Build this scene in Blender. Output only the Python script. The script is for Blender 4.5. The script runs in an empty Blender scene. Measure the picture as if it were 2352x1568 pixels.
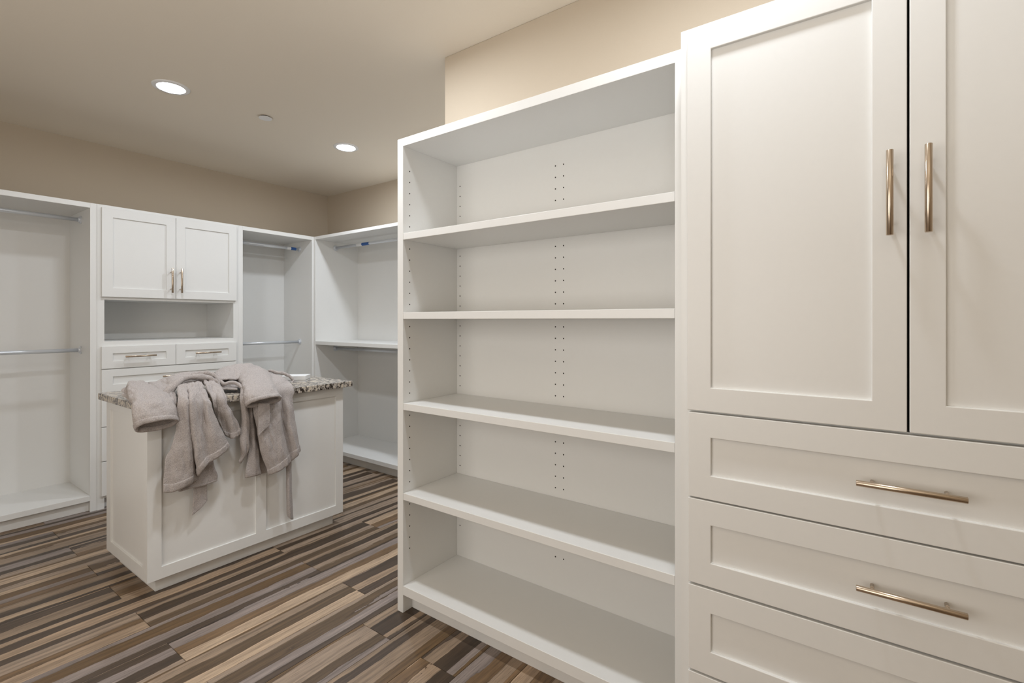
import bpy, bmesh, math, random
from mathutils import Vector, noise

C = bpy.context.scene.collection
sc = bpy.context.scene
random.seed(7)

# ------------------------------------------------------------------ camera
cam_d = bpy.data.cameras.new('camera')
cam = bpy.data.objects.new('camera', cam_d)
C.objects.link(cam)
cam_d.sensor_width = 36.0
cam_d.lens = 1118.9 / 2352 * 36.0
cam_d.shift_y = -48.8 / 2352
cam_d.clip_start = 0.02
cam.location = (0, 0, 1.315)
cam.rotation_euler = (math.radians(90), 0, math.radians(35.76 - 90))
sc.camera = cam

# ------------------------------------------------------------------ world, exposure
w = bpy.data.worlds.new('world')
sc.world = w
w.use_nodes = True
w.node_tree.nodes['Background'].inputs[0].default_value = (0.8, 0.85, 1, 1)
w.node_tree.nodes['Background'].inputs[1].default_value = 0.05
sc.view_settings.view_transform = 'Standard'
sc.view_settings.look = 'None'
sc.view_settings.gamma = 1.0
sc.view_settings.use_curve_mapping = False
sc.view_settings.exposure = 0.0
COOL, WARM = (0.885, 0.955, 1.04), (0.91, 0.965, 1.03)
CEIL_Z = 2.70
LAMPS = [(1.165, 3.335, 'white recessed ceiling light glowing nearest the left wall, above the granite island', 165.0, COOL),
         (2.387, 3.355, 'smaller looking recessed ceiling light glowing in the far corner beyond the white disc', 255.0, COOL),
         (1.165, 1.79, 'recessed ceiling light just beyond the top edge, in line with the island light', 320.0, WARM),
         (2.387, 1.85, 'recessed ceiling light hidden behind the beige wall end above the bookcase', 310.0, COOL),
         (1.165, 0.32, 'recessed ceiling light in front of the tall cabinet doors', 205.0, WARM)]


def soft_area(name, loc, rot, sx, sy, watts, color):  # plain rectangular area light, used for the added fills
    d = bpy.data.lights.new(name, 'AREA')
    d.shape = 'RECTANGLE'
    d.size, d.size_y = sx, sy
    d.energy = watts
    d.color = color
    o = bpy.data.objects.new(name, d)
    C.objects.link(o)
    o.location = loc
    o.rotation_euler = rot
    return o


# added soft fill along the left wall, where no window is built 
soft_area('left_fill', (-1.34, 1.5, 1.45), (0, math.radians(-90), 0), 1.5, 2.4, 35, (1.0, 0.96, 0.91))
# added upward fill behind the camera, brightens the ceiling
soft_area('ceiling_fill', (-0.55, -0.35, 1.5), (math.radians(180), 0, 0), 0.25, 0.25, 19, (0.95, 0.98, 1.0))

# ------------------------------------------------------------------ materials
def mat(name, color, rough=0.5, metal=0.0, spec=0.5):
    m = bpy.data.materials.new(name)
    m.use_nodes = True
    b = m.node_tree.nodes['Principled BSDF']
    b.inputs['Base Color'].default_value = (*color, 1)
    b.inputs['Roughness'].default_value = rough
    b.inputs['Metallic'].default_value = metal
    b.inputs['Specular IOR Level'].default_value = spec
    return m, m.node_tree, b


def N(t, kind, **kw):
    n = t.nodes.new(kind)
    for k, v in kw.items():
        setattr(n, k, v)
    return n


def fine(t, b, scale, strength, dist=0.002, detail=3, lo=None, col=None, amt=0.06):
    """fine noise relief and a slight colour grain"""
    tc = N(t, 'ShaderNodeTexCoord')
    nz = N(t, 'ShaderNodeTexNoise')
    nz.inputs['Scale'].default_value = scale
    nz.inputs['Detail'].default_value = detail
    t.links.new(tc.outputs['Object'], nz.inputs['Vector'])
    bp = N(t, 'ShaderNodeBump')
    bp.inputs['Strength'].default_value = strength
    bp.inputs['Distance'].default_value = dist
    t.links.new(nz.outputs['Fac'], bp.inputs['Height'])
    t.links.new(bp.outputs['Normal'], b.inputs['Normal'])
    if col:
        r = N(t, 'ShaderNodeValToRGB')
        r.color_ramp.elements[0].color = (*[c * (1 - amt) for c in col], 1)
        r.color_ramp.elements[1].color = (*[min(1, c * (1 + amt)) for c in col], 1)
        t.links.new(nz.outputs['Fac'], r.inputs['Fac'])
        t.links.new(r.outputs['Color'], b.inputs['Base Color'])
    return nz


WHITE = (0.795, 0.79, 0.768)
M = {}
M['white'], t, b = mat('white_lacquer', WHITE, 0.38)
fine(t, b, 60, 0.05, 0.0005, col=WHITE, amt=0.01)
M['beige'], t, b = mat('beige_wall_paint', (0.555, 0.475, 0.375), 0.85)
fine(t, b, 160, 0.12, 0.001, col=(0.555, 0.475, 0.375), amt=0.015)
M['ceiling'], t, b = mat('beige_ceiling_paint', (0.79, 0.715, 0.605), 0.9)
fine(t, b, 140, 0.1, 0.001, col=(0.79, 0.715, 0.605), amt=0.015)
M['nickel'], t, b = mat('brushed_warm_nickel', (0.56, 0.46, 0.36), 0.27, 1.0)
tc = N(t, 'ShaderNodeTexCoord')
mp = N(t, 'ShaderNodeMapping')
mp.inputs['Scale'].default_value = (60, 60, 60)
nz = N(t, 'ShaderNodeTexNoise')
nz.inputs['Scale'].default_value = 1.0
t.links.new(tc.outputs['Object'], mp.inputs['Vector'])
t.links.new(mp.outputs['Vector'], nz.inputs['Vector'])
mr = N(t, 'ShaderNodeMapRange')
mr.inputs['To Min'].default_value = 0.22
mr.inputs['To Max'].default_value = 0.27
t.links.new(nz.outputs['Fac'], mr.inputs['Value'])
t.links.new(mr.outputs['Result'], b.inputs['Roughness'])
M['chrome'], t, b = mat('satin_chrome', (0.74, 0.77, 0.81), 0.28, 0.45)
fine(t, b, 300, 0.03, 0.0003)
M['hole'], t, b = mat('dark_pin_hole', (0.035, 0.03, 0.025), 0.8)
M['gap'], t, b = mat('dark_cabinet_gap', (0.05, 0.05, 0.05), 0.9)
M['plastic'], t, b = mat('white_plastic', (0.82, 0.82, 0.82), 0.45)
fine(t, b, 200, 0.03, 0.0003)
M['blue'], t, b = mat('blue_sticker', (0.03, 0.11, 0.36), 0.5)
M['card'], t, b = mat('white_card', (0.80, 0.80, 0.80), 0.5)
fine(t, b, 90, 0.03, 0.0003)
M['ink'], t, b = mat('grey_ink', (0.15, 0.15, 0.16), 0.6)
M['grout'], t, b = mat('tan_grout', (0.44, 0.35, 0.26), 0.9)
fine(t, b, 300, 0.3, 0.001)

# plush robe fabric
RC = (0.445, 0.40, 0.38)
M['fleece'], t, b = mat('plush_grey_fleece', RC, 0.95, 0, 0.1)
tc = N(t, 'ShaderNodeTexCoord')
n1 = N(t, 'ShaderNodeTexNoise'); n1.inputs['Scale'].default_value = 330; n1.inputs['Detail'].default_value = 5
n2 = N(t, 'ShaderNodeTexNoise'); n2.inputs['Scale'].default_value = 90; n2.inputs['Detail'].default_value = 5
for n in (n1, n2):
    t.links.new(tc.outputs['Object'], n.inputs['Vector'])
ad = N(t, 'ShaderNodeMath', operation='ADD')
t.links.new(n1.outputs['Fac'], ad.inputs[0]); t.links.new(n2.outputs['Fac'], ad.inputs[1])
bp = N(t, 'ShaderNodeBump'); bp.inputs['Strength'].default_value = 0.8; bp.inputs['Distance'].default_value = 0.004
t.links.new(ad.outputs[0], bp.inputs['Height']); t.links.new(bp.outputs['Normal'], b.inputs['Normal'])
r = N(t, 'ShaderNodeValToRGB')
r.color_ramp.elements[0].position = 0.3; r.color_ramp.elements[1].position = 0.7
r.color_ramp.elements[0].color = (*[c * .74 for c in RC], 1); r.color_ramp.elements[1].color = (*[c * 1.26 for c in RC], 1)
hf = N(t, 'ShaderNodeMath', operation='MULTIPLY'); hf.inputs[1].default_value = 1.0
t.links.new(n1.outputs['Fac'], hf.inputs[0]); t.links.new(hf.outputs[0], r.inputs['Fac'])
t.links.new(r.outputs['Color'], b.inputs['Base Color'])
b.inputs['Sheen Weight'].default_value = 0.12
b.inputs['Sheen Roughness'].default_value = 0.5

# granite
M['granite'], t, b = mat('cream_and_brown_granite', (0.4, 0.37, 0.33), 0.22)
tc = N(t, 'ShaderNodeTexCoord')
n1 = N(t, 'ShaderNodeTexNoise'); n1.inputs['Scale'].default_value = 62; n1.inputs['Detail'].default_value = 6; n1.inputs['Distortion'].default_value = 0.9
n2 = N(t, 'ShaderNodeTexNoise'); n2.inputs['Scale'].default_value = 11; n2.inputs['Detail'].default_value = 3; n2.inputs['Distortion'].default_value = 1.0
mp = N(t, 'ShaderNodeMapping'); mp.inputs['Scale'].default_value = (1, 1, 0.8)
t.links.new(tc.outputs['Object'], mp.inputs['Vector'])
t.links.new(mp.outputs['Vector'], n1.inputs['Vector']); t.links.new(mp.outputs['Vector'], n2.inputs['Vector'])
m1 = N(t, 'ShaderNodeMath', operation='MULTIPLY_ADD'); m1.inputs[1].default_value = 0.45; m1.inputs[2].default_value = -0.22
t.links.new(n2.outputs['Fac'], m1.inputs[0])
m2 = N(t, 'ShaderNodeMath', operation='ADD')
t.links.new(n1.outputs['Fac'], m2.inputs[0]); t.links.new(m1.outputs[0], m2.inputs[1])
r = N(t, 'ShaderNodeValToRGB')
cr = r.color_ramp
cr.elements[0].position = 0.38; cr.elements[0].color = (0.035, 0.026, 0.02, 1)
cr.elements[1].position = 0.66; cr.elements[1].color = (0.62, 0.53, 0.41, 1)
e = cr.elements.new(0.44); e.color = (0.12, 0.10, 0.085, 1)
e = cr.elements.new(0.49); e.color = (0.33, 0.30, 0.27, 1)
e = cr.elements.new(0.55); e.color = (0.46, 0.41, 0.35, 1)
t.links.new(m2.outputs[0], r.inputs['Fac']); t.links.new(r.outputs['Color'], b.inputs['Base Color'])

# striped wood look floor tile: stripes run along local X, each tile shifts its own pattern
M['tile'], t, b = mat('striped_wood_tile', (0.2, 0.15, 0.1), 0.42)
L = t.links.new
tc = N(t, 'ShaderNodeTexCoord')
oi = N(t, 'ShaderNodeObjectInfo')
sx = N(t, 'ShaderNodeSeparateXYZ'); L(tc.outputs['Object'], sx.inputs[0])


def math_(op, a, bb=None, c=None):
    n = N(t, 'ShaderNodeMath', operation=op)
    for i, v in enumerate((a, bb, c)):
        if v is None:
            continue
        if isinstance(v, (int, float)):
            n.inputs[i].default_value = v
        else:
            L(v, n.inputs[i])
    return n.outputs[0]


rnd = math_('MULTIPLY', oi.outputs['Random'], 300.0)


def comb(x, y, z=0.0):
    n = N(t, 'ShaderNodeCombineXYZ')
    for i, v in enumerate((x, y, z)):
        if isinstance(v, (int, float)):
            n.inputs[i].default_value = v
        else:
            L(v, n.inputs[i])
    return n.outputs[0]


def noise_(vec, scale=1.0, detail=2.0, rough=0.5, dist=0.0):
    n = N(t, 'ShaderNodeTexNoise')
    n.inputs['Scale'].default_value = scale
    n.inputs['Detail'].default_value = detail
    n.inputs['Roughness'].default_value = rough
    n.inputs['Distortion'].default_value = dist
    L(vec, n.inputs['Vector'])
    return n.outputs['Fac']


def ramp(fac, stops, interp='LINEAR'):
    n = N(t, 'ShaderNodeValToRGB')
    n.color_ramp.interpolation = interp
    els = n.color_ramp.elements
    els[0].position, els[0].color = stops[0][0], (*stops[0][1], 1)
    els[1].position, els[1].color = stops[-1][0], (*stops[-1][1], 1)
    for p, c in stops[1:-1]:
        e = els.new(p); e.color = (*c, 1)
    L(fac, n.inputs['Fac'])
    return n.outputs['Color']


# wavy stripe coordinate; even cells are dark, odd cells are pale
xw = math_('MULTIPLY', sx.outputs['X'], 2.2)
warp = noise_(comb(xw, math_('MULTIPLY', sx.outputs['Y'], 9.0), rnd), 1.0, 4, 0.55)
warp2 = noise_(comb(math_('MULTIPLY', sx.outputs['X'], 45.0), math_('MULTIPLY', sx.outputs['Y'], 90.0), rnd), 1.0, 3, 0.6)
wid = noise_(comb(0.5, math_('MULTIPLY', sx.outputs['Y'], 16.0), rnd), 1.0, 2)
ys = math_('MULTIPLY_ADD', sx.outputs['Y'], 17.5, rnd)
ys = math_('ADD', ys, math_('MULTIPLY', wid, 1.6))
ys = math_('ADD', ys, math_('MULTIPLY', warp, 1.15))
ys = math_('ADD', ys, math_('MULTIPLY', warp2, 0.10))
cell = math_('FLOOR', ys)
par = math_('MODULO', cell, 2.0)
wn = N(t, 'ShaderNodeTexWhiteNoise', noise_dimensions='1D')
L(math_('ADD', cell, 0.37), wn.inputs['W'])
dark = ramp(wn.outputs['Value'], [(0.0, (0.056, 0.036, 0.022)), (0.24, (0.135, 0.080, 0.036)), (0.46, (0.075, 0.050, 0.033)), (0.66, (0.165, 0.100, 0.050)), (0.86, (0.105, 0.067, 0.036))], 'CONSTANT')
pale = ramp(wn.outputs['Value'], [(0.0, (0.345, 0.246, 0.165)), (0.24, (0.265, 0.192, 0.132)), (0.45, (0.43, 0.315, 0.215)), (0.64, (0.30, 0.225, 0.165)), (0.84, (0.245, 0.200, 0.178))], 'CONSTANT')
sm = N(t, 'ShaderNodeMix', data_type='RGBA')
L(par, sm.inputs[0]); L(dark, sm.inputs[6]); L(pale, sm.inputs[7])
stripe = sm.outputs[2]
# soft variation inside each stripe
va = noise_(comb(math_('MULTIPLY', sx.outputs['X'], 2.2), math_('MULTIPLY', sx.outputs['Y'], 70.0), rnd), 1.0, 4, 0.6)
soft = ramp(va, [(0.25, (0.55, 0.53, 0.51)), (0.5, (0.98, 0.98, 0.98)), (0.75, (1.4, 1.37, 1.33))])
mx = N(t, 'ShaderNodeMix', data_type='RGBA', blend_type='MULTIPLY')
mx.inputs[0].default_value = 1.0
L(stripe, mx.inputs[6]); L(soft, mx.inputs[7])
# fine long grain
gr = noise_(comb(math_('MULTIPLY', sx.outputs['X'], 12.0), math_('MULTIPLY', sx.outputs['Y'], 420.0), rnd), 1.0, 3, 0.65)
grc = ramp(gr, [(0.32, (0.42, 0.40, 0.37)), (0.45, (0.98, 0.98, 0.98)), (0.72, (1.2, 1.19, 1.17))])
mx2 = N(t, 'ShaderNodeMix', data_type='RGBA', blend_type='MULTIPLY')
mx2.inputs[0].default_value = 0.85
L(mx.outputs[2], mx2.inputs[6]); L(grc, mx2.inputs[7])
# dark pencil lines where stripes meet
fr = math_('FRACT', ys)
edge = ramp(fr, [(0.0, (0.42, 0.38, 0.35)), (0.07, (1, 1, 1)), (1.0, (1, 1, 1))])
mx3 = N(t, 'ShaderNodeMix', data_type='RGBA', blend_type='MULTIPLY')
mx3.inputs[0].default_value = 0.8
L(mx2.outputs[2], mx3.inputs[6]); L(edge, mx3.inputs[7])
L(mx3.outputs[2], b.inputs['Base Color'])
bp = N(t, 'ShaderNodeBump'); bp.inputs['Strength'].default_value = 0.25; bp.inputs['Distance'].default_value = 0.001
L(gr, bp.inputs['Height']); L(bp.outputs['Normal'], b.inputs['Normal'])
rr = math_('MULTIPLY_ADD', gr, 0.3, 0.3)
L(rr, b.inputs['Roughness'])


# ------------------------------------------------------------------ helpers
def base_of(parent):
    o = Vector((0, 0, 0))
    while parent is not None:
        o += Vector(parent.location)
        parent = parent.parent
    return o


def obj(name, bm, m, parent=None, bevel=0.0, smooth=False, segs=2):
    """link a bmesh given in world coordinates as ONE mesh object under its parent"""
    off = base_of(parent)
    if parent is not None:
        for v in bm.verts:
            v.co -= off
    me = bpy.data.meshes.new(name)
    bmesh.ops.recalc_face_normals(bm, faces=bm.faces)
    bm.to_mesh(me)
    bm.free()
    if smooth:
        for p in me.polygons:
            p.use_smooth = True
    o = bpy.data.objects.new(name, me)
    me.materials.append(M[m] if isinstance(m, str) else m)
    C.objects.link(o)
    o.parent = parent
    if bevel:
        md = o.modifiers.new('bevel', 'BEVEL')
        md.width = bevel
        md.segments = segs
        md.limit_method = 'ANGLE'
    return o


def thing(name, label, cat, loc, group=None):
    o = bpy.data.objects.new(name, None)
    o.empty_display_size = 0.1
    C.objects.link(o)
    o.location = loc
    o['label'] = label
    o['category'] = cat
    if group:
        o['group'] = group
    return o


def add_box(bm, x0, x1, y0, y1, z0, z1):
    vs = [bm.verts.new((x, y, z)) for z in (z0, z1) for y in (y0, y1) for x in (x0, x1)]
    for f in ((0, 2, 3, 1), (4, 5, 7, 6), (0, 1, 5, 4), (2, 6, 7, 3), (0, 4, 6, 2), (1, 3, 7, 5)):
        bm.faces.new([vs[i] for i in f])


def box(name, x0, x1, y0, y1, z0, z1, m, parent=None, bevel=0.0012):
    bm = bmesh.new()
    add_box(bm, x0, x1, y0, y1, z0, z1)
    return obj(name, bm, m, parent, bevel)


def add_cyl(bm, p0, p1, r, n=20, cham=0.0):
    p0 = Vector(p0); p1 = Vector(p1)
    d = (p1 - p0).normalized()
    a = d.orthogonal().normalized()
    c = d.cross(a)
    stations = [(p0, r)] + [(p1, r)]
    if cham:
        stations = [(p0, r - cham), (p0 + d * cham, r), (p1 - d * cham, r), (p1, r - cham)]
    rings = []
    for p, rad in stations:
        rings.append([bm.verts.new(p + (a * math.cos(2 * math.pi * i / n) + c * math.sin(2 * math.pi * i / n)) * rad) for i in range(n)])
    for q in range(len(rings) - 1):
        for i in range(n):
            bm.faces.new((rings[q][i], rings[q][(i + 1) % n], rings[q + 1][(i + 1) % n], rings[q + 1][i]))
    bm.faces.new(rings[0][::-1])
    bm.faces.new(rings[-1])


def cyl(name, p0, p1, r, m, parent=None, n=20, cham=0.0):
    bm = bmesh.new()
    add_cyl(bm, p0, p1, r, n, cham)
    o = obj(name, bm, m, parent)
    for p in o.data.polygons:
        p.use_smooth = len(p.vertices) == 4
    return o


def map_pt(axis, u, z, d):
    """axis 'x': the front faces -x, u runs along y.  axis 'y': the front faces -y, u runs along x."""
    return (d, u, z) if axis == 'x' else (u, d, z)


def ring_bm(axis, u0, u1, z0, z1, pu0, pu1, pz0, pz1, d0, d1):
    """a frame of rails and stiles with one rectangular hole"""
    bm = bmesh.new()
    def loop(a0, a1, b0, b1, d):
        return [bm.verts.new(map_pt(axis, u, z, d)) for u, z in ((a0, b0), (a1, b0), (a1, b1), (a0, b1))]
    of, inf = loop(u0, u1, z0, z1, d0), loop(pu0, pu1, pz0, pz1, d0)
    ob, inb = loop(u0, u1, z0, z1, d1), loop(pu0, pu1, pz0, pz1, d1)
    for i in range(4):
        j = (i + 1) % 4
        bm.faces.new((of[i], of[j], inf[j], inf[i]))
        bm.faces.new((ob[j], ob[i], inb[i], inb[j]))
        bm.faces.new((of[j], of[i], ob[i], ob[j]))
        bm.faces.new((inf[i], inf[j], inb[j], inb[i]))
    return bm


def shaker(name, axis, u0, u1, z0, z1, rail_u, rail_z, d, parent, thick=0.02, recess=0.009, panel='panel'):
    """a shaker front (door or drawer): frame mesh with the recessed panel as its sub-part"""
    bm = ring_bm(axis, u0, u1, z0, z1, u0 + rail_u, u1 - rail_u, z0 + rail_z, z1 - rail_z, d, d + thick)
    f = obj(name, bm, 'white', parent, 0.0018)
    bm = bmesh.new()
    e = 0.002
    a = (u0 + rail_u - e, u1 - rail_u + e, z0 + rail_z - e, z1 - rail_z + e)
    if axis == 'x':
        add_box(bm, d + recess, d + thick - 0.001, a[0], a[1], a[2], a[3])
    else:
        add_box(bm, a[0], a[1], d + recess, d + thick - 0.001, a[2], a[3])
    obj(panel, bm, 'white', f)
    return f


def handle(axis, u, z, d, vertical, parent):
    """bar pull 188 mm long on two posts; d is the face it is screwed to"""
    bm = bmesh.new()
    hl, pp, so = 0.0935, 0.064, 0.035
    if vertical:
        a, b_ = map_pt(axis, u, z - hl, d - so), map_pt(axis, u, z + hl, d - so)
        posts = [(u, z - pp), (u, z + pp)]
    else:
        a, b_ = map_pt(axis, u - hl, z, d - so), map_pt(axis, u + hl, z, d - so)
        posts = [(u - pp, z), (u + pp, z)]
    add_cyl(bm, a, b_, 0.0067, 24, 0.0008)
    for pu, pz in posts:
        add_cyl(bm, map_pt(axis, pu, pz, d - so), map_pt(axis, pu, pz, d), 0.0042, 14)
    o = obj('handle', bm, 'nickel', parent)
    for p in o.data.polygons:
        p.use_smooth = len(p.vertices) == 4
    return o


# ------------------------------------------------------------------ room shell
def struct(o):
    o['kind'] = 'structure'
    return o


X0, X1, Y0, Y1 = -1.35, 3.225, -1.6, 4.87
floor = struct(box('floor', X0, X1, Y0, Y1, -0.06, -0.004, 'grout', None, 0))
bm = bmesh.new()
add_box(bm, X0, X1, Y0, Y1, CEIL_Z, CEIL_Z + 0.05)
ceiling = struct(obj('ceiling', bm, 'ceiling'))
struct(box('wall_left', X0 - 0.1, X0, Y0 - 0.1, Y1 + 0.1, -0.06, CEIL_Z + 0.05, 'beige', None, 0))
struct(box('wall_right', X1, X1 + 0.1, Y0 - 0.1, Y1 + 0.1, -0.06, CEIL_Z + 0.05, 'beige', None, 0))
struct(box('wall_back', X0, X1, Y1, Y1 + 0.1, -0.06, CEIL_Z + 0.05, 'beige', None, 0))
struct(box('wall_front', X0, X1, Y0 - 0.1, Y0, -0.06, CEIL_Z + 0.05, 'beige', None, 0))
bm = bmesh.new()
poly = [(1.878, Y0), (X1, Y0), (X1, 1.0), (2.0, 1.0), (2.0, 1.79), (1.878, 1.79)]
lo = [bm.verts.new((x, y, -0.06)) for x, y in poly]
hi = [bm.verts.new((x, y, CEIL_Z)) for x, y in poly]
bm.faces.new(lo[::-1]); bm.faces.new(hi)
for i in range(6):
    j = (i + 1) % 6
    bm.faces.new((lo[i], lo[j], hi[j], hi[i]))
struct(obj('wall_middle', bm, 'beige', None, 0.004))

# floor tiles: 1.22 x 0.18 m, every other course shifted by half
tile_mesh = {}
COURSE, TILE, GAP = 0.18, 1.22, 0.0014


def tile(xa, xb, ya, yb):
    lx, ly = round(xb - xa, 3), round(yb - ya, 3)
    if (lx, ly) not in tile_mesh:
        bm = bmesh.new()
        c = 0.0008
        g = GAP / 2
        def rect(ins, z):
            return [bm.verts.new((x, y, z)) for x, y in ((g + ins, g + ins), (lx - g - ins, g + ins), (lx - g - ins, ly - g - ins), (g + ins, ly - g - ins))]
        r0, r1, r2 = rect(0, -0.004), rect(0, -c), rect(c, 0.0)
        for a, b_ in ((r0, r1), (r1, r2)):
            for i in range(4):
                j = (i + 1) % 4
                bm.faces.new((a[i], a[j], b_[j], b_[i]))
        bm.faces.new(r2)
        me = bpy.data.meshes.new('floor_tile')
        bm.to_mesh(me); bm.free()
        me.materials.append(M['tile'])
        tile_mesh[(lx, ly)] = me
    o = bpy.data.objects.new('floor_tile', tile_mesh[(lx, ly)])
    C.objects.link(o)
    o.parent = floor
    o.location = (xa, ya, 0)


k0 = math.floor((Y0 - 1.58) / COURSE)
k = k0
while 1.58 + k * COURSE < Y1 - 0.01:
    ya, yb = max(Y0, 1.58 + k * COURSE), min(Y1, 1.58 + (k + 1) * COURSE)
    off = 0.79 if k % 2 else (1.335 if k <= 0 else 1.485)
    n = math.floor((X0 - off) / TILE)
    while off + n * TILE < X1 - 0.005:
        xa, xb = max(X0, off + n * TILE), min(X1, off + (n + 1) * TILE)
        n += 1
        if xb - xa < 0.01 or (xa > 1.95 and yb < 1.0):
            continue
        if yb <= 1.0:
            xb = min(xb, 1.878)
        tile(xa, xb, ya, yb)
    k += 1

# ------------------------------------------------------------------ ceiling lights, sprinkler cover
def disc_lathe(profile, cx, cy, n=32, cap_last=True):
    bm = bmesh.new()
    rings = []
    for rad, z in profile:
        rings.append([bm.verts.new((cx + rad * math.cos(2 * math.pi * i / n), cy + rad * math.sin(2 * math.pi * i / n), z)) for i in range(n)])
    for a, b_ in zip(rings, rings[1:]):
        for i in range(n):
            bm.faces.new((a[i], a[(i + 1) % n], b_[(i + 1) % n], b_[i]))
    if cap_last:
        bm.faces.new(rings[-1])
    return bm


for lx, ly, lab, power, lc in LAMPS:
    lens_m, lt, lb = mat('lit_lamp_lens', (0.9, 0.9, 0.9), 0.5)
    lb.inputs['Emission Color'].default_value = (*lc, 1)
    lb.inputs['Emission Strength'].default_value = power
    th = thing('ceiling_light', lab, 'ceiling light', (lx, ly, CEIL_Z), 'recessed ceiling lights')
    obj('trim_ring', disc_lathe([(0.096, CEIL_Z), (0.095, CEIL_Z - 0.005), (0.091, CEIL_Z - 0.007), (0.074, CEIL_Z - 0.0085), (0.071, CEIL_Z - 0.008), (0.0695, CEIL_Z - 0.0005)], lx, ly, 40, False), 'plastic', th, 0, True)
    obj('lens', disc_lathe([(0.0695, CEIL_Z - 0.003), (0.066, CEIL_Z - 0.0045), (0.045, CEIL_Z - 0.0055), (0.02, CEIL_Z - 0.006)], lx, ly, 16, True), lens_m, th, 0, True)
th = thing('sprinkler_cover', 'small round white disc on the ceiling between the two glowing lights', 'sprinkler', (1.712, 3.305, CEIL_Z))
cyl('stem', (1.712, 3.305, CEIL_Z), (1.712, 3.305, CEIL_Z - 0.007), 0.032, 'gap', th, 24)
cyl('cover_plate', (1.712, 3.305, CEIL_Z - 0.007), (1.712, 3.305, CEIL_Z - 0.011), 0.042, 'plastic', th, 32, 0.0008)

# ------------------------------------------------------------------ bookcase (open shelving against the middle wall)
t = thing('bookcase', 'tall open white bookcase with five adjustable shelves beside the cabinet', 'bookcase', (1.68, 1.07, 0))
XF, XBK, YA, YB, ZT = 1.49, 1.85, 0.4275, 1.713, 2.133
W = 0.036
box('side_panel', XF, XBK + 0.02, YB - W, YB, 0, ZT, 'white', t)
box('side_panel', XF, XBK + 0.02, YA, YA + W, 0, ZT, 'white', t)
box('top_panel', XF, XBK, YA + W, YB - W, 2.097, ZT, 'white', t)
box('back_panel', XBK, XBK + 0.02, YA + W, YB - W, 0.02, ZT, 'white', t, 0)
box('bottom_shelf', XF, XBK, YA + W, YB - W, 0.081, 0.122, 'white', t)
box('toe_kick', XF + 0.055, XF + 0.073, YA + W, YB - W, 0, 0.081, 'white', t)
for z1, z0 in ((1.7065, 1.6765), (1.351, 1.3205), (0.9425, 0.912), (0.5387, 0.508)):
    box('shelf', XF + 0.001, XBK - 0.002, YA + W + 0.0006, YB - W - 0.0006, z0, z1, 'white', t)
bm = bmesh.new()
hz = [0.276 + 0.0505 * i for i in range(35)]
for z in hz:
    if any(abs(z - (s - 0.015)) < 0.02 for s in (1.7065, 1.351, 0.9425, 0.5387)):
        continue
    for y in (1.097, 1.056, 1.657, 0.484):
        add_cyl(bm, (XBK + 0.004, y, z), (XBK - 0.0006, y, z), 0.0031, 10)
    for y, s in ((YB - W, -1), (YA + W, 1)):
        add_cyl(bm, (1.53, y, z), (1.53, y + s * 0.0006, z), 0.0031, 10)
o = obj('pin_hole', bm, 'hole', t)
o['kind'] = 'stuff'

# ------------------------------------------------------------------ tall cabinet with doors and drawers (right)
t = thing('tall_cabinet', 'tall white shaker cabinet with two doors above drawers at the right', 'cabinet', (1.63, -0.08, 0))
CF, CD = 1.406, 1.386
bm = bmesh.new()
add_box(bm, CF, CF + 0.02, 0.375, 0.42, 0, 2.134)
add_box(bm, CF, CF + 0.02, -0.584, -0.539, 0, 2.134)
for z0, z1 in ((2.09, 2.134), (1.030, 1.064), (0.80, 0.826), (0.562, 0.589), (0.322, 0.349), (0.085, 0.125)):
    add_box(bm, CF, CF + 0.02, -0.539, 0.375, z0, z1)
obj('face_frame', bm, 'white', t)
box('side_panel', CF + 0.02, 1.87, 0.40, 0.42, 0, 2.134, 'white', t)
box('side_panel', CF + 0.02, 1.87, -0.584, -0.564, 0, 2.134, 'white', t)
box('top_panel', CF + 0.02, 1.87, -0.564, 0.40, 2.114, 2.134, 'white', t)
box('back_panel', 1.855, 1.87, -0.564, 0.40, 0.085, 2.114, 'white', t, 0)
box('toe_kick', CF + 0.055, CF + 0.073, -0.564, 0.40, 0, 0.085, 'white', t)
box('gap_shade', CF + 0.021, CF + 0.025, -0.539, 0.375, 0.125, 2.09, 'gap', t, 0)  # dark sheet standing in for shade behind the door and drawer gaps
d = shaker('door', 'x', -0.0795, 0.3975, 1.0665, 2.116, 0.0632, 0.0650, CD, t)
handle('x', -0.048, 1.595, CD, True, d)
d = shaker('door', 'x', -0.561, -0.084, 1.0665, 2.116, 0.0610, 0.0650, CD, t)
handle('x', -0.113, 1.595, CD, True, d)
for z0, z1 in ((0.8275, 1.061), (0.5905, 0.8235), (0.350, 0.5845), (0.110, 0.344)):
    d = shaker('drawer', 'x', -0.561, 0.3945, z0, z1, 0.060, 0.0655, CD, t)
    handle('x', -0.081, (z0 + z1) / 2 + 0.0025, CD, False, d)

# ------------------------------------------------------------------ wardrobes along the back wall and the right wall
YL, YLB, ZL = 4.30, 4.80, 2.12


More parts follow.
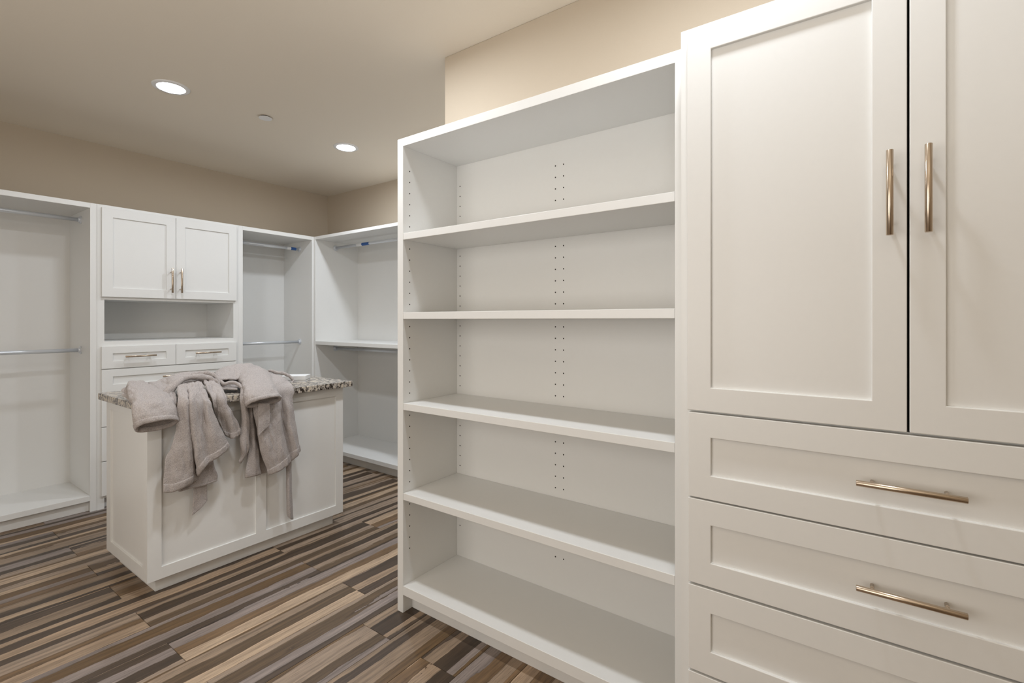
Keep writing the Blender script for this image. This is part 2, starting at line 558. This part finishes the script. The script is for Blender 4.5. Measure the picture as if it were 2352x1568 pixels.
def rod(axis, a0, a1, other, z, parent, sticker=None):
    """closet rod with an end flange at each side (sub-parts)"""
    f = (lambda s: (s, other, z)) if axis == 'y' else (lambda s: (other, s, z))
    r = cyl('closet_rod', f(a0), f(a1), 0.0135, 'chrome', parent, 24)
    sg = 1 if a1 > a0 else -1
    for s, e in ((a0, a0 + 0.008 * sg), (a1, a1 - 0.008 * sg)):
        bm = bmesh.new()
        add_cyl(bm, f(s), f(e), 0.028, 24, 0.001)
        o2 = s + (e - s) * 2.2
        add_cyl(bm, f(s), f(o2), 0.018, 20, 0.0008)
        obj('flange', bm, 'chrome', r, 0, False)
    if sticker:
        s0, s1 = sticker
        m_ = s0 + (s1 - s0) * 0.42
        bm = bmesh.new(); add_cyl(bm, f(s0), f(m_), 0.0141, 20)
        o = obj('sticker', bm, 'card', r); o['label'] = 'white half of the size sticker'
        bm = bmesh.new(); add_cyl(bm, f(m_), f(s1), 0.0143, 20)
        o = obj('sticker', bm, 'blue', r); o['label'] = 'blue half of the size sticker'
    return r


def wardrobe_y(label, x0, x1, wl, wr, zb=0.111, group='open hanging wardrobes'):
    """open unit facing -y between x0 and x1 (outer)"""
    t = thing('open_wardrobe', label, 'wardrobe', ((x0 + x1) / 2, (YL + YLB) / 2, 0), group)
    box('side_panel', x0, x0 + wl, YL, YLB + 0.06, 0, ZL, 'white', t)
    box('side_panel', x1 - wr, x1, YL, YLB + 0.06, 0, ZL, 'white', t)
    box('top_panel', x0 + wl, x1 - wr, YL, YLB + 0.06, 2.086, ZL, 'white', t)
    box('bottom_shelf', x0 + wl, x1 - wr, YL, YLB, 0.075, zb, 'white', t)
    box('back_panel', x0 + wl, x1 - wr, YLB, YLB + 0.06, 0, 2.086, 'white', t, 0)
    box('toe_kick', x0 + wl, x1 - wr, YL + 0.035, YL + 0.053, 0, 0.075, 'white', t)
    return t


t = wardrobe_y('open white wardrobe with two bare rods on the far left', -0.02, 1.056, 0.036, 0.036)
rod('y', 0.016, 1.02, 4.51, 2.027, t)
rod('y', 0.016, 1.02, 4.51, 1.103, t)
t = wardrobe_y('narrow open white wardrobe behind the robe, between drawers and corner', 1.998, 2.70, 0.036, 0.022)
rod('y', 2.034, 2.678, 4.51, 2.012, t, (2.545, 2.635))
rod('y', 2.034, 2.678, 4.51, 1.103, t)

# right-hand hanging unit, faces -x
XR, XRB, YR0, YR1 = 2.70, 3.19, 1.55, 4.2998
t = thing('open_wardrobe', 'open white wardrobe with middle shelf, partly hidden behind the bookcase', 'wardrobe', (2.95, 2.9, 0), 'open hanging wardrobes')
box('side_panel', XR, XRB + 0.02, YR1 - 0.022, YR1, 0, ZL, 'white', t)
box('side_panel', XR, XRB + 0.02, YR0, YR0 + 0.036, 0, ZL, 'white', t)
box('side_panel', XR, XRB + 0.02, 2.86, 2.896, 0, ZL, 'white', t)
for ya, yb in ((YR0 + 0.036, 2.86), (2.896, YR1 - 0.022)):
    box('top_panel', XR, XRB, ya, yb, 2.092, ZL, 'white', t)
    box('shelf', XR, XRB, ya, yb, 1.081, 1.114, 'white', t)
    box('bottom_shelf', XR, XRB, ya, yb, 0.083, 0.118, 'white', t)
    box('back_panel', XRB, XRB + 0.02, ya, yb, 0, 2.10, 'white', t, 0)
    box('toe_kick', XR + 0.055, XR + 0.073, ya, yb, 0, 0.083, 'white', t)
rod('x', 4.276, 2.896, 2.92, 2.035, t, (3.93, 3.745))
rod('x', 4.276, 2.896, 2.92, 1.035, t)
rod('x', 2.86, YR0 + 0.036, 2.92, 2.035, t)
rod('x', 2.86, YR0 + 0.036, 2.92, 1.035, t)

# drawer tower between the wardrobes
t = thing('drawer_cabinet', 'white cabinet with two small doors, open niche and drawers at back wall', 'cabinet', (1.53, 4.58, 0))
DX0, DX1, YD = 1.0565, 1.9975, 4.279
bm = bmesh.new()
add_box(bm, DX0, 1.097, YL - 0.001, YL + 0.02, 0, ZL)
add_box(bm, 1.956, DX1, YL - 0.001, YL + 0.02, 0, ZL)
for z0, z1 in ((2.08, ZL), (1.459, 1.50), (1.118, 1.167), (0.95, 0.99), (0.79, 0.83), (0.55, 0.59), (0.31, 0.35), (0.075, 0.11)):
    add_box(bm, 1.097, 1.956, YL - 0.001, YL + 0.02, z0, z1)
obj('face_frame', bm, 'white', t)
box('side_panel', DX0, 1.0965, YL + 0.02, YLB + 0.06, 0, ZL, 'white', t)
box('side_panel', 1.9565, DX1, YL + 0.02, YLB + 0.06, 0, ZL, 'white', t)
box('top_panel', 1.097, 1.956, YL + 0.02, YLB, 2.086, ZL, 'white', t)
box('back_panel', 1.097, 1.956, YLB, YLB + 0.06, 0, ZL, 'white', t, 0)
box('niche_floor', 1.097, 1.956, YL + 0.02, YLB, 1.132, 1.167, 'white', t)
box('niche_top', 1.097, 1.956, YL + 0.02, YLB, 1.459, 1.50, 'white', t)
box('toe_kick', 1.097, 1.956, YL + 0.04, YL + 0.058, 0, 0.075, 'white', t)
d = shaker('door', 'y', 1.0785, 1.5265, 1.479, 2.100, 0.0625, 0.064, YD, t)
handle('y', 1.493, 1.6165, YD, True, d)
d = shaker('door', 'y', 1.5295, 1.9755, 1.479, 2.100, 0.0625, 0.064, YD, t)
handle('y', 1.556, 1.618, YD, True, d)
d = shaker('drawer', 'y', 1.0775, 1.5265, 0.976, 1.132, 0.063, 0.0515, YD, t)
handle('y', 1.296, 1.057, YD, False, d)
d = shaker('drawer', 'y', 1.5295, 1.9735, 0.976, 1.132, 0.063, 0.0515, YD, t)
handle('y', 1.745, 1.057, YD, False, d)
for z0, z1, rz in ((0.812, 0.969, 0.0515), (0.574, 0.806, 0.064), (0.335, 0.568, 0.064), (0.093, 0.329, 0.064)):
    d = shaker('drawer', 'y', 1.0775, 1.9735, z0, z1, 0.063, rz, YD, t)
    handle('y', 1.5235, (z0 + z1) / 2 + 0.005, YD, False, d)

# ------------------------------------------------------------------ island
t = thing('island_cabinet', 'white panelled closet island under a grey robe in mid room', 'island', (1.392, 3.035, 0))
IX0, IX1, IY0, IY1, IZ0, IZ1 = 0.859, 1.925, 2.739, 3.33, 0.072, 0.885
box('body', IX0 + 0.02, IX1 - 0.02, IY0 + 0.012, IY1 - 0.012, IZ0, IZ1, 'white', t, 0)
box('toe_kick', 0.905, 1.880, 2.7833, 3.286, 0, IZ0, 'white', t)
# front frame with two panels
bm = bmesh.new()
for a0, a1, c0, c1 in ((IX0, 0.917, IZ0, IZ1), (1.367, 1.423, 0.128, 0.829), (1.873, IX1, IZ0, IZ1), (0.917, 1.873, IZ0, 0.128), (0.917, 1.873, 0.829, IZ1)):
    add_box(bm, a0, a1, IY0, IY0 + 0.02, c0, c1)
bmesh.ops.remove_doubles(bm, verts=bm.verts, dist=1e-5)
obj('front_frame', bm, 'white', t)
box('front_panel', 0.915, 1.369, IY0 + 0.010, IY0 + 0.014, 0.126, 0.831, 'white', t, 0)
box('front_panel', 1.421, 1.875, IY0 + 0.010, IY0 + 0.014, 0.126, 0.831, 'white', t, 0)
for xs, nm in ((IX0, 'side'), (IX1 - 0.02, 'side')):
    f = obj('side_frame', ring_bm('x', IY0 + 0.02, IY1, IZ0, IZ1, 2.798, 3.263, 0.132, 0.838, xs, xs + 0.02), 'white', t, 0.0013)
    box('side_panel', xs + 0.008, xs + 0.014, 2.796, 3.265, 0.130, 0.840, 'white', f, 0)
box('back_frame', IX0 + 0.02, IX1 - 0.02, IY1 - 0.012, IY1, IZ0, IZ1, 'white', t)
o = box('countertop', 0.832, 1.968, 2.695, 3.37, 0.885, 0.92, 'granite', t, 0.003)
o['label'] = 'granite slab speckled cream, grey and brown'

# ------------------------------------------------------------------ small white box on the counter
bt = thing('gift_box', 'small white lidded card box on the granite counter beside the robe', 'box', (1.745, 2.985, 0.92))
bt.rotation_euler = (0, 0, math.radians(-47))


def local_box(name, x0, x1, y0, y1, z0, z1, m, parent, bevel=0.0008):
    bm = bmesh.new()
    add_box(bm, x0, x1, y0, y1, z0, z1)
    me = bpy.data.meshes.new(name)
    bmesh.ops.recalc_face_normals(bm, faces=bm.faces)
    bm.to_mesh(me); bm.free()
    me.materials.append(M[m])
    o = bpy.data.objects.new(name, me)
    C.objects.link(o)
    o.parent = parent
    if bevel:
        md = o.modifiers.new('bevel', 'BEVEL'); md.width = bevel; md.segments = 2
    return o


local_box('base', -0.073, 0.073, -0.058, 0.058, 0.0, 0.0115, 'card', bt)
lid = local_box('lid', -0.075, 0.075, -0.06, 0.06, 0.0135, 0.0395, 'card', bt)
local_box('print', -0.012, 0.004, -0.0603, -0.0600, 0.0235, 0.0255, 'ink', lid, 0)

# ------------------------------------------------------------------ bathrobe draped over the island
robe = thing('bathrobe', 'taupe grey plush bathrobe thrown over the front of the island counter', 'bathrobe', (1.25, 2.85, 0.92))
SHEETS = {
  'front_panel': [
    [(1.007,2.8,0.982),(0.976,2.715,0.965),(0.958,2.665,0.936),(0.955,2.66,0.878),(0.953,2.66,0.831),(0.949,2.665,0.785),(0.931,2.67,0.707),(0.91,2.672,0.668),(0.907,2.672,0.632),(0.902,2.675,0.554),(0.902,2.675,0.503)],
    [(1.018,2.79,0.988),(0.989,2.7,0.964),(0.971,2.645,0.93),(0.969,2.64,0.83),(0.966,2.645,0.764),(0.953,2.65,0.662),(0.944,2.655,0.559),(0.935,2.66,0.497)],
    [(1.038,2.79,0.991),(1.008,2.7,0.962),(0.988,2.635,0.928),(0.99,2.63,0.845),(0.993,2.635,0.77),(1.003,2.64,0.673),(1.012,2.65,0.585),(1.012,2.66,0.517)],
    [(1.044,2.795,0.99),(1.02,2.715,0.959),(1.011,2.68,0.921),(1.019,2.69,0.833),(1.029,2.705,0.754),(1.049,2.72,0.65),(1.06,2.72,0.569),(1.058,2.705,0.524)],
    [(1.046,2.79,0.99),(1.02,2.7,0.961),(1,2.635,0.927),(1.002,2.632,0.843),(1.006,2.63,0.769),(1.021,2.625,0.671),(1.037,2.63,0.599),(1.048,2.635,0.565)],
    [(1.079,2.8,0.994),(1.045,2.69,0.959),(1.029,2.635,0.912),(1.033,2.63,0.838),(1.037,2.625,0.753),(1.052,2.625,0.665),(1.07,2.63,0.6)],
    [(1.11,2.82,0.992),(1.072,2.7,0.954),(1.064,2.655,0.905),(1.065,2.648,0.83),(1.067,2.642,0.745),(1.084,2.635,0.667),(1.098,2.635,0.612)],
    [(1.114,2.82,0.992),(1.082,2.7,0.953),(1.072,2.635,0.906),(1.082,2.625,0.83),(1.097,2.62,0.742),(1.12,2.622,0.676),(1.136,2.63,0.634)],
    [(1.124,2.83,0.99),(1.098,2.71,0.948),(1.098,2.65,0.897),(1.118,2.645,0.824),(1.143,2.64,0.759),(1.163,2.64,0.718),(1.182,2.645,0.68),(1.185,2.645,0.659)],
  ],
  'side_panel': [
    [(1.142,2.85,0.998),(1.113,2.73,0.965),(1.114,2.69,0.917),(1.129,2.685,0.849),(1.154,2.68,0.779),(1.179,2.68,0.718)],
    [(1.163,2.86,1),(1.137,2.73,0.944),(1.135,2.68,0.904),(1.151,2.67,0.854),(1.172,2.67,0.81),(1.187,2.675,0.751),(1.192,2.675,0.707)],
    [(1.181,2.86,1.001),(1.156,2.73,0.953),(1.149,2.665,0.915),(1.17,2.655,0.853),(1.193,2.65,0.798),(1.208,2.65,0.739),(1.206,2.65,0.701)],
    [(1.198,2.85,0.99),(1.177,2.72,0.947),(1.17,2.665,0.912),(1.185,2.66,0.854),(1.213,2.655,0.799),(1.234,2.655,0.745),(1.234,2.655,0.713)],
    [(1.211,2.84,0.973),(1.186,2.715,0.935),(1.183,2.675,0.901),(1.187,2.67,0.871),(1.221,2.668,0.798),(1.246,2.665,0.753),(1.253,2.665,0.726)],
  ],
  'back_panel': [
    [(0.965,2.7,0.651),(0.965,2.7,0.545),(0.974,2.7,0.481)],
    [(1.031,2.7,0.646),(1.035,2.7,0.548),(1.042,2.698,0.482)],
    [(1.09,2.7,0.633),(1.098,2.7,0.554),(1.102,2.695,0.483)],
    [(1.125,2.7,0.625),(1.137,2.695,0.556),(1.15,2.695,0.52),(1.147,2.695,0.489)],
  ],
  'belt.0': [
    [(1.047,2.712,0.543),(1.041,2.71,0.419),(1.036,2.71,0.342)],
    [(1.074,2.71,0.536),(1.072,2.708,0.45),(1.068,2.708,0.363)],
    [(1.107,2.712,0.528),(1.106,2.71,0.45),(1.107,2.71,0.397)],
  ],
  'lapel.0': [
    [(1.295,2.76,0.939),(1.255,2.685,0.913),(1.248,2.675,0.892),(1.253,2.672,0.861),(1.26,2.672,0.803),(1.252,2.672,0.728),(1.253,2.675,0.649),(1.256,2.68,0.588),(1.244,2.68,0.565)],
    [(1.306,2.75,0.941),(1.268,2.67,0.913),(1.263,2.655,0.878),(1.268,2.65,0.804),(1.265,2.65,0.729),(1.265,2.655,0.649),(1.264,2.665,0.593),(1.246,2.675,0.561)],
    [(1.32,2.75,0.944),(1.286,2.675,0.91),(1.284,2.665,0.851),(1.287,2.66,0.8),(1.29,2.66,0.739),(1.29,2.662,0.676),(1.285,2.668,0.606),(1.255,2.68,0.556)],
  ],
  'lapel.1': [
    [(1.31,2.7,0.914),(1.306,2.69,0.833),(1.307,2.69,0.732),(1.307,2.69,0.635),(1.299,2.69,0.585),(1.284,2.69,0.495),(1.282,2.69,0.468)],
    [(1.314,2.69,0.915),(1.311,2.675,0.834),(1.314,2.67,0.733),(1.321,2.67,0.636),(1.324,2.672,0.55),(1.321,2.675,0.468)],
    [(1.324,2.695,0.913),(1.323,2.69,0.831),(1.335,2.69,0.727),(1.349,2.69,0.617),(1.359,2.69,0.534),(1.372,2.69,0.464)],
  ],
  'back_panel.1': [
    [(1.288,2.712,0.857),(1.295,2.712,0.691),(1.305,2.71,0.489)],
    [(1.358,2.712,0.847),(1.37,2.712,0.653),(1.381,2.71,0.462)],
    [(1.406,2.712,0.84),(1.443,2.712,0.638),(1.455,2.71,0.463)],
  ],
  'front_panel.1': [
    [(1.317,2.69,0.914),(1.317,2.675,0.838),(1.329,2.668,0.762),(1.343,2.662,0.658),(1.363,2.66,0.559),(1.385,2.662,0.511),(1.393,2.664,0.472),(1.401,2.665,0.461)],
    [(1.357,2.7,0.944),(1.341,2.66,0.878),(1.343,2.645,0.785),(1.359,2.64,0.658),(1.388,2.64,0.552),(1.415,2.645,0.468)],
    [(1.457,2.8,0.975),(1.41,2.71,0.95),(1.391,2.66,0.884),(1.396,2.645,0.777),(1.407,2.635,0.656),(1.432,2.635,0.555),(1.447,2.64,0.475)],
    [(1.525,2.9,0.988),(1.465,2.72,0.955),(1.448,2.67,0.888),(1.446,2.648,0.805),(1.447,2.64,0.696),(1.463,2.632,0.597),(1.49,2.64,0.493)],
    [(1.557,2.92,0.986),(1.491,2.74,0.961),(1.477,2.685,0.895),(1.487,2.685,0.795),(1.498,2.682,0.694),(1.514,2.668,0.606),(1.53,2.655,0.509)],
    [(1.589,2.92,0.975),(1.556,2.8,0.966),(1.516,2.69,0.915),(1.499,2.652,0.846),(1.505,2.64,0.747),(1.527,2.632,0.638),(1.553,2.645,0.531)],
    [(1.623,2.93,0.958),(1.591,2.81,0.946),(1.562,2.715,0.918),(1.544,2.68,0.857),(1.552,2.675,0.786),(1.563,2.672,0.688),(1.576,2.67,0.59),(1.583,2.668,0.551)],
  ],
  'belt.3': [
    [(1.318,2.618,0.874),(1.318,2.618,0.77),(1.318,2.62,0.709),(1.323,2.62,0.694)],
    [(1.347,2.616,0.87),(1.346,2.615,0.777),(1.343,2.618,0.718)],
    [(1.381,2.618,0.865),(1.381,2.618,0.794),(1.382,2.62,0.744)],
  ],
  'body.1': [
    [(1.2,2.84,0.993),(1.245,2.95,1.015),(1.286,3.06,0.994),(1.324,3.15,0.925)],
    [(1.245,2.84,0.989),(1.29,2.96,1.03),(1.325,3.05,1.027),(1.368,3.16,0.943)],
    [(1.295,2.85,0.983),(1.337,2.97,1.038),(1.368,3.05,1.039),(1.417,3.17,0.945)],
    [(1.339,2.86,0.983),(1.376,2.95,1.039),(1.416,3.04,1.046),(1.476,3.18,0.947)],
    [(1.395,2.86,0.987),(1.431,2.95,1.04),(1.465,3.03,1.046),(1.532,3.18,0.947)],
    [(1.457,2.86,0.986),(1.49,2.95,1.019),(1.512,3.02,1.032),(1.577,3.16,0.936)],
    [(1.509,2.86,0.961),(1.54,2.95,0.989),(1.56,3.02,1.001),(1.617,3.14,0.922)],
    [(1.562,2.86,0.945),(1.584,2.93,0.959),(1.61,3.02,0.967),(1.646,3.12,0.912)],
  ],
  'body.0': [
    [(0.903,2.84,0.963),(0.932,2.95,0.985),(0.946,3,0.989),(0.972,3.1,0.939)],
    [(0.933,2.82,0.961),(0.96,2.92,0.984),(0.979,3,0.99),(1.007,3.1,0.937)],
    [(0.963,2.8,0.959),(0.999,2.92,0.989),(1.018,3,1.004),(1.05,3.12,0.938)],
    [(1.001,2.8,0.976),(1.027,2.9,1.006),(1.054,3,1.017),(1.088,3.12,0.941)],
    [(1.047,2.82,0.983),(1.078,2.92,1.013),(1.099,3,1.026),(1.138,3.13,0.939)],
    [(1.105,2.84,0.984),(1.128,2.92,1.016),(1.15,3,1.025),(1.191,3.13,0.938)],
    [(1.161,2.85,0.987),(1.183,2.92,1.015),(1.207,3,1.022),(1.25,3.13,0.937)],
    [(1.207,2.84,0.973),(1.236,2.93,1.002),(1.254,3,1.016),(1.302,3.13,0.936)],
  ],
  'lining.0': [
    [(0.96,2.79,0.943),(0.938,2.7,0.918),(0.947,2.685,0.877),(0.956,2.685,0.833)],
    [(0.969,2.78,0.96),(0.949,2.69,0.928),(0.953,2.675,0.877),(0.958,2.68,0.827)],
    [(0.988,2.78,0.953),(0.967,2.7,0.925),(0.967,2.685,0.874),(0.967,2.685,0.829)],
  ],
  'lining.1': [
    [(1.252,2.93,0.991),(1.235,2.88,0.967),(1.203,2.8,0.947)],
    [(1.307,2.93,0.981),(1.285,2.88,0.957),(1.245,2.79,0.94)],
    [(1.353,2.9,0.974),(1.32,2.84,0.952),(1.276,2.755,0.932)],
  ],
  'belt.1': [
    [(1.526,2.712,0.508),(1.528,2.712,0.326),(1.532,2.712,0.188),(1.535,2.705,0.176)],
    [(1.52,2.68,0.515),(1.522,2.678,0.335),(1.531,2.682,0.191),(1.536,2.684,0.166)],
    [(1.551,2.702,0.504),(1.553,2.702,0.321),(1.559,2.702,0.197),(1.563,2.702,0.15)],
  ],
  'cloth_fold': [
    [(0.826,2.96,0.964),(0.813,2.91,0.95)],
    [(0.842,2.97,0.978),(0.828,2.9,0.956),(0.813,2.82,0.938)],
    [(0.847,2.95,0.986),(0.831,2.87,0.958),(0.815,2.79,0.932)],
  ],
}
SLEEVES = {
  'sleeve.0': [
    ((0.858,2.98,0.995),(0.934,2.98,0.985),(0.886,2.96,1.011),(0.9,2.99,0.966)),
    ((0.831,2.9,0.985),(0.955,2.88,0.957),(0.881,2.86,0.991),(0.895,2.9,0.945)),
    ((0.811,2.8,0.952),(0.958,2.78,0.942),(0.868,2.745,0.969),(0.885,2.8,0.926)),
    ((0.792,2.7,0.924),(0.952,2.7,0.918),(0.854,2.655,0.936),(0.866,2.69,0.921)),
    ((0.785,2.665,0.89),(0.951,2.665,0.88),(0.851,2.62,0.898),(0.872,2.682,0.878)),
    ((0.785,2.655,0.848),(0.949,2.655,0.846),(0.853,2.605,0.872),(0.873,2.675,0.826)),
    ((0.788,2.65,0.823),(0.949,2.65,0.826),(0.863,2.605,0.855),(0.862,2.672,0.8)),
  ],
  'sleeve.1': [
    ((1.362,2.93,0.981),(1.534,2.98,1.003),(1.424,2.92,1.032),(1.453,2.98,0.968)),
    ((1.33,2.84,0.973),(1.514,2.88,0.99),(1.4,2.82,1.009),(1.439,2.9,0.952)),
    ((1.294,2.73,0.949),(1.477,2.76,0.951),(1.361,2.7,0.977),(1.397,2.77,0.927)),
    ((1.26,2.645,0.916),(1.443,2.655,0.916),(1.327,2.605,0.939),(1.353,2.655,0.906)),
    ((1.258,2.625,0.882),(1.444,2.63,0.887),(1.326,2.575,0.912),(1.354,2.638,0.87)),
    ((1.262,2.62,0.861),(1.446,2.625,0.873),(1.34,2.575,0.898),(1.365,2.632,0.852)),
  ],
}
ROLLS = {
  'collar.0': ([(0.952,2.785,0.949),(0.971,2.79,0.972),(0.995,2.8,0.994),(1.031,2.82,1.013),(1.079,2.83,1.019),(1.13,2.84,1.016),(1.17,2.84,1.005),(1.196,2.83,0.987),(1.205,2.82,0.968),(1.199,2.8,0.954)], [0.021, 0.022, 0.02, 0.017, 0.013, 0.014, 0.017, 0.017, 0.013, 0.008]),
  'collar.1': ([(1.115,2.92,1.024),(1.158,2.91,1.028),(1.188,2.9,1.026),(1.211,2.88,1.013),(1.218,2.85,0.993),(1.214,2.83,0.974),(1.209,2.82,0.961)], [0.008, 0.012, 0.013, 0.012, 0.011, 0.01, 0.006]),
  'collar.2': ([(1.228,2.88,1.011),(1.229,2.86,0.994),(1.227,2.83,0.977),(1.234,2.81,0.967),(1.256,2.81,0.975),(1.286,2.8,0.971),(1.292,2.76,0.956),(1.283,2.71,0.94),(1.268,2.67,0.917)], [0.008, 0.01, 0.01, 0.009, 0.009, 0.01, 0.01, 0.009, 0.007]),
  'belt.2': ([(1.538,2.95,0.997),(1.549,2.93,1.008),(1.576,2.92,0.995),(1.609,2.9,0.988),(1.634,2.88,0.974),(1.648,2.86,0.955),(1.651,2.85,0.94),(1.631,2.845,0.929)], [0.006, 0.01, 0.01, 0.009, 0.009, 0.009, 0.008, 0.006]),
}


def catmull(pts, n):
    """resample a polyline to n points along a smooth Catmull-Rom curve, evenly by length"""
    pts = [Vector(p) for p in pts]
    q = [pts[0] * 2 - pts[1]] + pts + [pts[-1] * 2 - pts[-2]]
    dense = []
    for i in range(1, len(q) - 2):
        p0, p1, p2, p3 = q[i - 1:i + 3]
        # centripetal style tension keeps the curve from overshooting
        l = (p2 - p1).length
        m1 = (p2 - p0) * (l / max(1e-6, (p2 - p1).length + (p1 - p0).length))
        m2 = (p3 - p1) * (l / max(1e-6, (p3 - p2).length + (p2 - p1).length))
        for s in range(12):
            u = s / 12
            dense.append(p1 * (2 * u**3 - 3 * u**2 + 1) + m1 * (u**3 - 2 * u**2 + u) + p2 * (-2 * u**3 + 3 * u**2) + m2 * (u**3 - u**2))
    dense.append(pts[-1])
    acc = [0]
    for a, b_ in zip(dense, dense[1:]):
        acc.append(acc[-1] + (b_ - a).length)
    out, j = [], 0
    for i in range(n):
        s = acc[-1] * i / (n - 1)
        while j < len(acc) - 2 and acc[j + 1] < s:
            j += 1
        f = (s - acc[j]) / max(1e-9, acc[j + 1] - acc[j])
        out.append(dense[j].lerp(dense[j + 1], min(1, f)))
    return out


def rumple(p, amp):
    q = p * 24
    a = noise.noise(q) * 0.6 + noise.noise(q * 2.3 + Vector((7, 1, 3))) * 0.4
    # long creases running down the cloth
    q2 = Vector((p.x * 55 + p.z * 8 + 5, p.y * 40, p.z * 7))
    c = noise.noise(q2)
    ridge = (0.25 - abs(c)) * 2.2
    return amp * (a * 0.9 + ridge * 1.5)


def clear_island(p, m):
    """keep the cloth outside the stone slab and the cabinet below it"""
    if p.x < 0.832 - m or p.x > 1.968 + m:
        return
    if p.y > 2.72 and p.z > 0.885:
        p.z = max(p.z, 0.9304 + m)
    elif p.z > 0.895:
        # the cloth rolls round the front edge of the stone
        d = Vector((0, p.y - 2.72, p.z - 0.895))
        if d.length < 0.0354 + m and d.length > 1e-5:
            d = d.normalized() * (0.0354 + m)
            p.y, p.z = 2.72 + d.y, 0.895 + d.z
    elif p.z > 0.885 - 2 * m and p.y > 2.6846 - m:
        p.y = 2.6846 - m
    elif p.y > 2.739 - m and p.x > 0.859 - m:
        p.y = 2.739 - m


def grid_mesh(rows, name, thick, amp, parent, closed=False, m='fleece'):
    """rows: list of lists of points; displaced along the surface normal, then given thickness"""
    nr, nc = len(rows), len(rows[0])
    bm = bmesh.new()
    vs = [[bm.verts.new(p) for p in r] for r in rows]
    for i in range(nr - 1):
        for j in range(nc if closed else nc - 1):
            k = (j + 1) % nc
            bm.faces.new((vs[i][j], vs[i][k], vs[i + 1][k], vs[i + 1][j]))
    bmesh.ops.recalc_face_normals(bm, faces=bm.faces)
    bm.normal_update()
    mv = [(v, v.normal * (rumple(v.co, amp) if amp else 0.0)) for v in bm.verts]
    for v, d in mv:
        v.co += d
        clear_island(v.co, 0.004 + thick / 2)
    for i, r in enumerate(vs):
        rows[i] = [v.co.copy() for v in r]
    o = obj(name, bm, m, parent, 0, True)
    if thick:
        md = o.modifiers.new('thickness', 'SOLIDIFY')
        md.thickness = thick
        md.offset = 0
    sd = o.modifiers.new('smooth', 'SUBSURF')
    sd.levels = 1; sd.render_levels = 1
    return o


def sheet(name, strands, thick=0.009, amp=0.0035, nr=34, per=6, hem=False):
    cols = [catmull(s, nr) for s in strands]
    rows = []
    for i in range(nr):
        rows.append(catmull([c[i] for c in cols], (len(cols) - 1) * per + 1))
    o = grid_mesh(rows, name, thick, amp, robe)
    if hem:
        # stitched hem band, a little proud of the cloth on both faces
        k = 4
        hb = rows[-k:]
        h = grid_mesh([[p.copy() for p in r] for r in hb], 'hem', thick + 0.006, 0, o)
    return o


for key, strands in SHEETS.items():
    nm = key.split('.')[0]
    big = nm in ('front_panel', 'side_panel', 'back_panel')
    sheet(nm, strands, 0.010 if nm != 'belt' else 0.007, 0.0052 if nm != 'belt' else 0.0014, 40 if big else 24, 6, big and key != 'back_panel.1')

for key, secs in SLEEVES.items():
    n = 36
    ring_sets = []
    for Lp, Rp, Fp, Bp in secs:
        Lp, Rp, Fp, Bp = map(Vector, (Lp, Rp, Fp, Bp))
        c = (Lp + Rp) / 2
        r = []
        for i in range(n):
            a = 2 * math.pi * i / n
            ca, sa = math.cos(a), math.sin(a)
            e = 0.85
            cx = math.copysign(abs(ca) ** e, ca)
            sx_ = math.copysign(abs(sa) ** e, sa)
            r.append(c + (Rp - Lp) / 2 * cx + ((Fp - c) * sx_ if sa > 0 else (Bp - c) * -sx_))
        ring_sets.append(r)
    nr = 30
    cols = [catmull([rs[i] for rs in ring_sets], nr) for i in range(n)]
    rows = [[cols[j][i] for j in range(n)] for i in range(nr)]
    s = grid_mesh(rows, 'sleeve', 0.009, 0.006, robe, True)
    lip = grid_mesh([[p.copy() for p in r] for r in rows[-3:]], 'cuff', 0.015, 0, s, True)

for key, (path, rad) in ROLLS.items():
    npt = 40
    pts = catmull(path, npt)
    rr_ = [p.x for p in catmull([(r_, i / 1000, 0) for i, r_ in enumerate(rad)], npt)]
    n = 14
    rows = []
    up = Vector((0, 0, 1))
    for i, p in enumerate(pts):
        d = (pts[min(i + 1, npt - 1)] - pts[max(i - 1, 0)]).normalized()
        a = d.cross(up)
        a = a.normalized() if a.length > 1e-4 else Vector((1, 0, 0))
        c = a.cross(d).normalized()
        rows.append([p + (a * math.cos(2 * math.pi * j / n) + c * math.sin(2 * math.pi * j / n)) * rr_[i] for j in range(n)])
    grid_mesh(rows, key.split('.')[0], 0, 0.003, robe, True)
